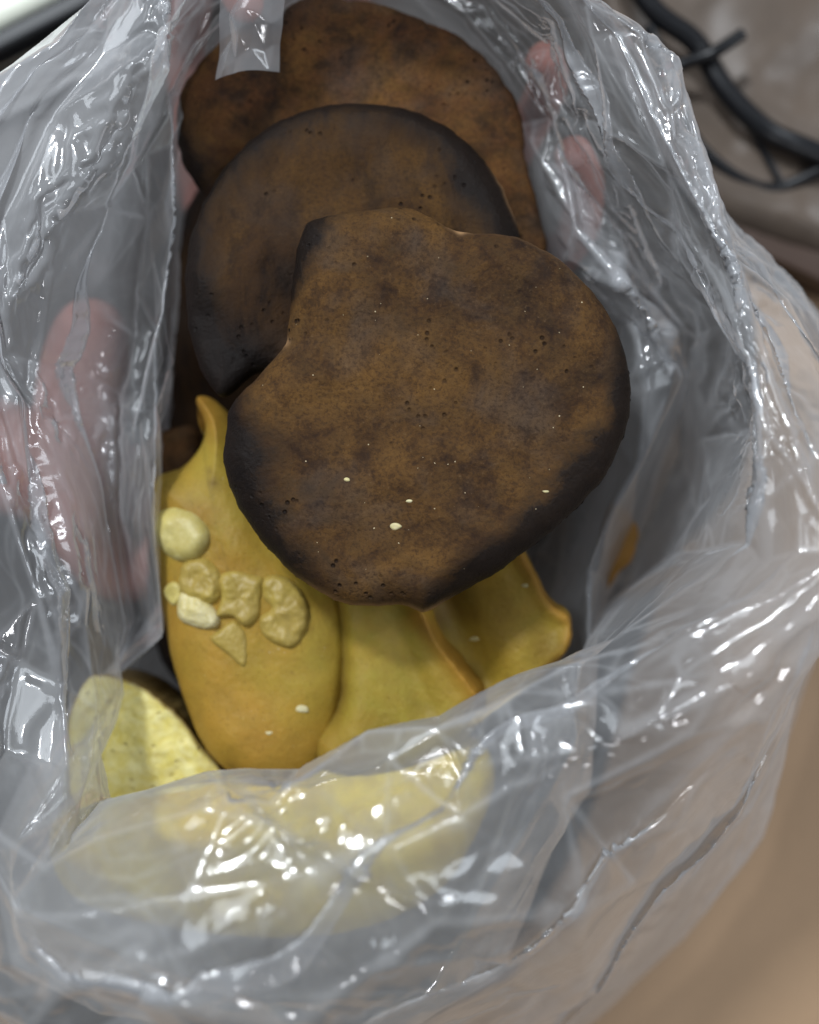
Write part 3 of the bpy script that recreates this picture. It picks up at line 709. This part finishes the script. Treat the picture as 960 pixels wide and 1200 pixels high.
# let the film settle like a sheet that bends but hardly stretches: ridges sharpen and panels flatten between them
def settle(P, P0, iters, excess, pull, smooth):
    X = P.copy(); anchor = P.copy()
    def ed(A, du, dv_):
        B = np.roll(A, -du, 0)
        if dv_ > 0: return B[:, dv_:] - A[:, :-dv_]
        if dv_ < 0: return B[:, :dv_] - A[:, -dv_:]
        return B - A
    kinds = [(1, 0), (0, 1), (1, 1), (1, -1), (3, 0), (0, 3)]
    rest = []
    for k in kinds:
        L = np.linalg.norm(ed(P0, *k), axis=-1); rest.append(L * (1 + excess[:, :L.shape[1]]))
    for it in range(iters):
        acc = np.zeros_like(X)
        for k, L in zip(kinds, rest):
            du, dv_ = k
            d = ed(X, du, dv_); n = np.linalg.norm(d, axis=-1) + 1e-9
            c = d * ((n - L) / n * .5)[..., None]
            if dv_ > 0: a = acc[:, :-dv_]; b = np.zeros_like(X); b[:, dv_:] = c
            elif dv_ < 0: a = acc[:, -dv_:]; b = np.zeros_like(X); b[:, :dv_] = c
            else: a = acc; b = c
            a += c
            acc -= np.roll(b, du, 0)
        X += acc * .22
        # a little bending stiffness, and the pull back to where the bag stands
        lapl = np.zeros_like(X)
        lapl[:, 1:-1] = (X[:, 2:] + X[:, :-2] + np.roll(X, 1, 0)[:, 1:-1] + np.roll(X, -1, 0)[:, 1:-1]) * .25 - X[:, 1:-1]
        X += smooth * lapl
        X += pull * (anchor - X)
    return X
c0 = BAG[::2, ::2]; r0 = SMOOTH[::2, ::2]
import time as _t; _t0 = _t.time()
ST = settle(c0, r0, 70, .002 + EXCESS * calm[::2, ::2], .006, SMO)
DELTA = ST - c0

def up2(A, n0, n1):
    B = np.empty((n0, A.shape[1], 3)); B[::2] = A; B[1::2] = (A + np.roll(A, -1, 0)) / 2
    Cc = np.empty((n0, n1, 3)); Cc[:, ::2] = B; Cc[:, 1:-1:2] = (B[:, :-1] + B[:, 1:]) / 2; Cc[:, -1] = B[:, -1] if n1 % 2 == 0 else Cc[:, -1]
    return Cc
BAG = up2(ST, NU, NV)
# long pulled creases, drawn on the upper layers
PXb = np.stack([BAG[..., 0] * 1200 / (CAM_Z - BAG[..., 2]) + 480, 600 - BAG[..., 1] * 1200 / (CAM_Z - BAG[..., 2])], -1)
N = normals(BAG)
d2 = np.zeros(BAG.shape[:2])
for pl, a, w, (v0, v1) in CREASES:
    c2 = catmull(pl, 5, False)
    c2 = c2 + np.random.RandomState(int(a * 1e6) + len(pl)).normal(0, 2.4, c2.shape)
    dd = seg_dist(PXb, c2, False)
    up = np.clip((V2 - v0) * 4, 0, 1) * np.clip((v1 - V2) * 4, 0, 1)
    d2 += .55 * a * np.exp(-dd / (w * .75)) * up
LINE = np.zeros_like(d2)
for k_, (pl, a, w_, (v0, v1)) in enumerate(FOLDS):
    c2 = catmull(pl, 8, False)
    rr_ = np.random.RandomState(300 + k_)
    c2 = c2 + np.convolve(rr_.normal(0, 1, len(c2) + 4), np.ones(3) / 3, 'same')[2:-2, None] * 2.2
    dd = seg_dist(PXb, c2, False)
    up = np.clip((V2 - v0) * 4, 0, 1) * np.clip((v1 - V2) * 4, 0, 1)
    d2 += .55 * a * np.exp(-dd / w_) * up
    LINE = np.maximum(LINE, np.exp(-dd / 3.0) * up * (a > 0))
sgn = np.sign(N[..., 2:3]); sgn[sgn == 0] = 1
BAG = BAG + N * sgn * blur(d2, 1)[..., None]
# keep the film above the table
BAG[..., 2] = np.maximum(BAG[..., 2], .002 + .001 * vnoise(BAG, 90, 4))
bag_me = grid_mesh('plastic_bag', BAG, True)
M_FILM = mat_film('bag_film')
bag = link('plastic_bag', bag_me, M_FILM)
hz_ = .82 + .50 * np.clip((PXb[..., 0] - 740) / 100, 0, 1) + 4.6 * np.exp(-(((PXb[..., 0] - 40) / 120) ** 2 + ((PXb[..., 1] - 140) / 230) ** 2)) * np.clip((V2 - 4.2) * 2, 0, 1) + .35 * np.exp(-(((PXb[..., 0] - 880) / 120) ** 2 + ((PXb[..., 1] - 700) / 120) ** 2)) + .9 * np.exp(-(((PXb[..., 0] - 50) / 85) ** 2 + ((PXb[..., 1] - 880) / 110) ** 2)) + .15 * np.exp(-(((PXb[..., 0] - 330) / 330) ** 2 + ((PXb[..., 1] - 1010) / 110) ** 2)) + .6 * np.exp(-(((PXb[..., 0] - 20) / 120) ** 2 + ((PXb[..., 1] - 1100) / 80) ** 2))  + 1.1 * np.exp(-(((PXb[..., 0] - 90) / 60) ** 2 + ((PXb[..., 1] - 450) / 180) ** 2))
RDG = [(660, 200), (690, 280), (740, 335), (772, 395), (745, 500), (695, 625), (670, 700)]
hz_ = hz_ + 1.1 * np.exp(-(seg_dist(PXb, RDG, False) / 26) ** 2) * np.clip((V2 - 2.2) * 3, 0, 1) * np.clip((3.9 - V2) * 3, 0, 1) - 1.1 * np.exp(-(seg_dist(PXb, [(800, 400), (825, 520), (770, 640)], False) / 50) ** 2) * np.clip((5.3 - V2) * 3, 0, 1)  # haze brightens the ridge like a highlight and thins to darken the pocket
hz_ = hz_ * (1 - .55 * np.clip(4.6 - V2, 0, 1) * (1 - np.exp(-(seg_dist(PXb, RDG, False) / 30) ** 2)) * (1 - np.exp(-(((PXb[..., 0] - 110) / 90) ** 2))))  # less haze on the inner wall paints the interior's deep shade
hz_ = hz_ + .15 * vnoise(BAG, 40, 61, 3) + 1.8 * STRESS + 1.9 * LINE * np.clip(.5 + 1.5 * vnoise(BAG, 60, 81, 2), 0, 1.3)
at = bag_me.attributes.new('haze', 'FLOAT', 'POINT'); at.data.foreach_set('value', np.clip(hz_, .3, 2).reshape(-1).astype(np.float32))
tag(bag, 'crumpled translucent plastic bag, its mouth rolled open round the cookies', 'plastic bag')

# a loose flap of film lying over the rearmost cookie
def sheet(name, c4, nu, nv, amp_, parent, seed, mat=M_FILM, bulge=0.0):
    a, b, c, d = [W(*p) for p in c4]
    u, v = np.meshgrid(np.linspace(0, 1, nu), np.linspace(0, 1, nv), indexing='ij')
    P = (a * ((1 - u) * (1 - v))[..., None] + b * (u * (1 - v))[..., None] + c * (u * v)[..., None] + d * ((1 - u) * v)[..., None])
    P[..., 2] += bulge * np.sin(u * math.pi)
    f = blur(facets(u * 4, v * 4, 1.0, .8, seed), 2, False)
    n = normals(P, False); P = P + n * (amp_ * f)[..., None]
    me = grid_mesh(name, P); at = me.attributes.new('haze', 'FLOAT', 'POINT'); at.data.foreach_set('value', [1.6] * len(me.vertices))
    return link(name, me, mat, parent)
sheet('film_flap', [(262, -40, .150), (338, -40, .150), (326, 84, .136), (254, 94, .136)], 70, 90, .0012, bag, 77, bulge=.004)

# ------------------------------------------------------------------ the hand holding the bag from below and outside
def skin_mesh(name, chains, mat):
    bm = bmesh.new(); vs_, rad = {}, []
    def vtx(p, r):
        v = bm.verts.new(p); rad.append(r); return v
    base = {}
    edges = []
    for ch in chains:
        prev = None
        for key, p, r in ch:
            if key and key in base: v = base[key]
            else:
                v = vtx(p, r)
                if key: base[key] = v
            if prev is not None: bm.edges.new((prev, v))
            prev = v
    me = bpy.data.meshes.new(name); bm.to_mesh(me); bm.free()
    o = link(name, me, mat, smooth=False)
    sk = o.modifiers.new('skin', 'SKIN'); sk.use_smooth_shade = True
    for i, r in enumerate(rad): me.skin_vertices[0].data[i].radius = (r, r)
    me.skin_vertices[0].data[0].use_root = True
    ss = o.modifiers.new('sub', 'SUBSURF'); ss.levels = 2; ss.render_levels = 2
    return o
w = lambda x, y, z: Vector(W(x, y, z))
hand = skin_mesh('hand', [
    [('palm', w(370, 560, .022), .017), ('wrist', w(190, 590, .028), .022), (None, w(20, 540, .030), .025), (None, w(-180, 480, .034), .029), (None, w(-400, 420, .036), .032)],
    [('palm', None, 0), ('ka', w(300, 400, .026), .014), (None, w(235, 240, .035), .0085), (None, w(215, 60, .060), .0080), (None, w(232, -40, .098), .0078), (None, w(268, -45, .128), .0074), (None, w(294, 20, .1365), .0068)],
    [('palm', None, 0), ('kb', w(400, 380, .024), .014), (None, w(400, 200, .030), .0088), (None, w(410, 60, .055), .0084), (None, w(410, -40, .085), .0078), (None, w(410, -80, .105), .0068)],
    [('palm', None, 0), ('kc', w(480, 400, .024), .013), (None, w(560, 250, .034), .0085), (None, w(630, 130, .070), .0080), (None, w(645, 95, .095), .0078), (None, w(635, 60, .113), .0070)],
    [('palm', None, 0), ('kd', w(520, 450, .024), .012), (None, w(630, 330, .034), .0084), (None, w(680, 270, .070), .0082), (None, w(686, 215, .090), .0080), (None, w(665, 165, .106), .0070)],
    [('palm', None, 0), ('th', w(250, 620, .030), .016), (None, w(140, 680, .042), .0150), (None, w(92, 610, .060), .0160), (None, w(94, 505, .070), .0190), (None, w(100, 415, .074), .0175), (None, w(116, 345, .080), .0110)],
], mat_skin('skin'))
tag(hand, 'hand cupping the plastic bag from below, pink fingers seen through its film', 'hand')

# ------------------------------------------------------------------ things on the table behind
def box(name, cx, cy, z0, sx, sy, sz, rot, mat, bev, parent=None):
    bm = bmesh.new(); bmesh.ops.create_cube(bm, size=1)
    for v in bm.verts: v.co = Vector((v.co.x * sx, v.co.y * sy, v.co.z * sz))
    bmesh.ops.bevel(bm, geom=list(bm.edges), offset=bev, segments=4, profile=.5, affect='EDGES')
    me = bpy.data.meshes.new(name); bm.to_mesh(me); bm.free()
    o = link(name, me, mat, parent)
    p = W(cx, cy, z0 + sz / 2); o.location = p; o.rotation_euler = (0, 0, rot)
    return o
creambox = box('storage_box', -14, -66, 0, .16, .09, .036, math.radians(27), mat_plain('cream_plastic', (.78, .80, .68), .45), .006)
tag(creambox, 'cream plastic box with a black edge strip, at the upper left corner behind the bag', 'box')
strip = box('edge_strip', 0, 0, 0, .158, .008, .012, 0, mat_plain('black_rubber', (.012, .013, .015), .5), .002, creambox)
strip.location = (0, -.049, .011); 

def tube(name, pts, r, mat, parent=None, flat=1.0):
    cu = bpy.data.curves.new(name, 'CURVE'); cu.dimensions = '3D'; cu.bevel_depth = r; cu.bevel_resolution = 5; cu.use_fill_caps = True
    sp = cu.splines.new('POLY'); cp = catmull([W(*p) for p in pts], 10, False)
    sp.points.add(len(cp) - 1)
    for i, p in enumerate(cp): sp.points[i].co = (*p, 1)
    dg = bpy.context.evaluated_depsgraph_get()
    o = bpy.data.objects.new(name, cu); me = bpy.data.meshes.new_from_object(o); me.name = name
    bpy.data.objects.remove(o)
    return link(name, me, mat, parent)
M_BLK = mat_plain('black_cord', (.006, .0065, .008), .35, .35)
cb = bpy.data.objects.new('cable', None); C.objects.link(cb)
tag(cb, 'black cable looped on the grey packet at the upper right', 'cable')
tube('thick_strand', [(720, -60, .040), (765, 10, .038), (815, 50, .036), (850, 105, .036), (895, 150, .036), (935, 170, .034), (1010, 200, .034)], .0044, M_BLK, cb)
tube('lower_strand', [(760, 30, .036), (790, 110, .030), (815, 165, .028), (860, 205, .026), (905, 220, .026), (950, 205, .030), (1010, 170, .034)], .0026, M_BLK, cb)
tube('cross_strand', [(775, 88, .034), (800, 75, .038), (835, 62, .044), (870, 40, .044)], .0026, M_BLK, cb)
tube('inner_strand', [(850, 110, .030), (885, 160, .030), (915, 215, .028)], .0016, M_BLK, cb)

cl = lobe('shade_sheet', [(-250, 110), (120, -20), (420, -80), (640, -70), (770, 40), (815, 180), (868, 300), (890, 420), (868, 560), (790, 660), (740, 800), (690, 960), (600, 1110), (450, 1230), (150, 1290), (-150, 1250), (-320, 700)], mat_plain('dark_grey_shade', (.060, .055, .050), .9, .1, 0, 300, .3, .4), .007, .0066, .004, .003,
          sub=10, nr=60, und=.003, und_s=22, seed=75, rag=.002)  # added dark sheet, stands in for the shade beneath the bag
tag(cl, 'dark grey sheet added under the bag, putting shade behind the film', 'shade_sheet')
pk = lobe('packet', [(700, -80), (900, -140), (1150, -100), (1180, 150), (1120, 320), (1000, 300), (900, 272), (830, 235), (760, 130)], mat_plain('grey_brown_wrap', (.105, .080, .062), .4, .35, 0, 20, .45, .0), .026, .024, .012, .010, sub=8, nr=60,
          und=.008, und_s=25, seed=71, rag=.001)
tag(pk, 'grey brown wrapped packet lying on the table under the black cable', 'packet')
tr = box('tray', 1010, 330, 0, .13, .022, .02, math.radians(-24), mat_plain('dark_brown_wood', (.045, .022, .012), .5), .002)
tag(tr, 'dark brown wooden strip below the grey packet at the right edge', 'wooden strip')
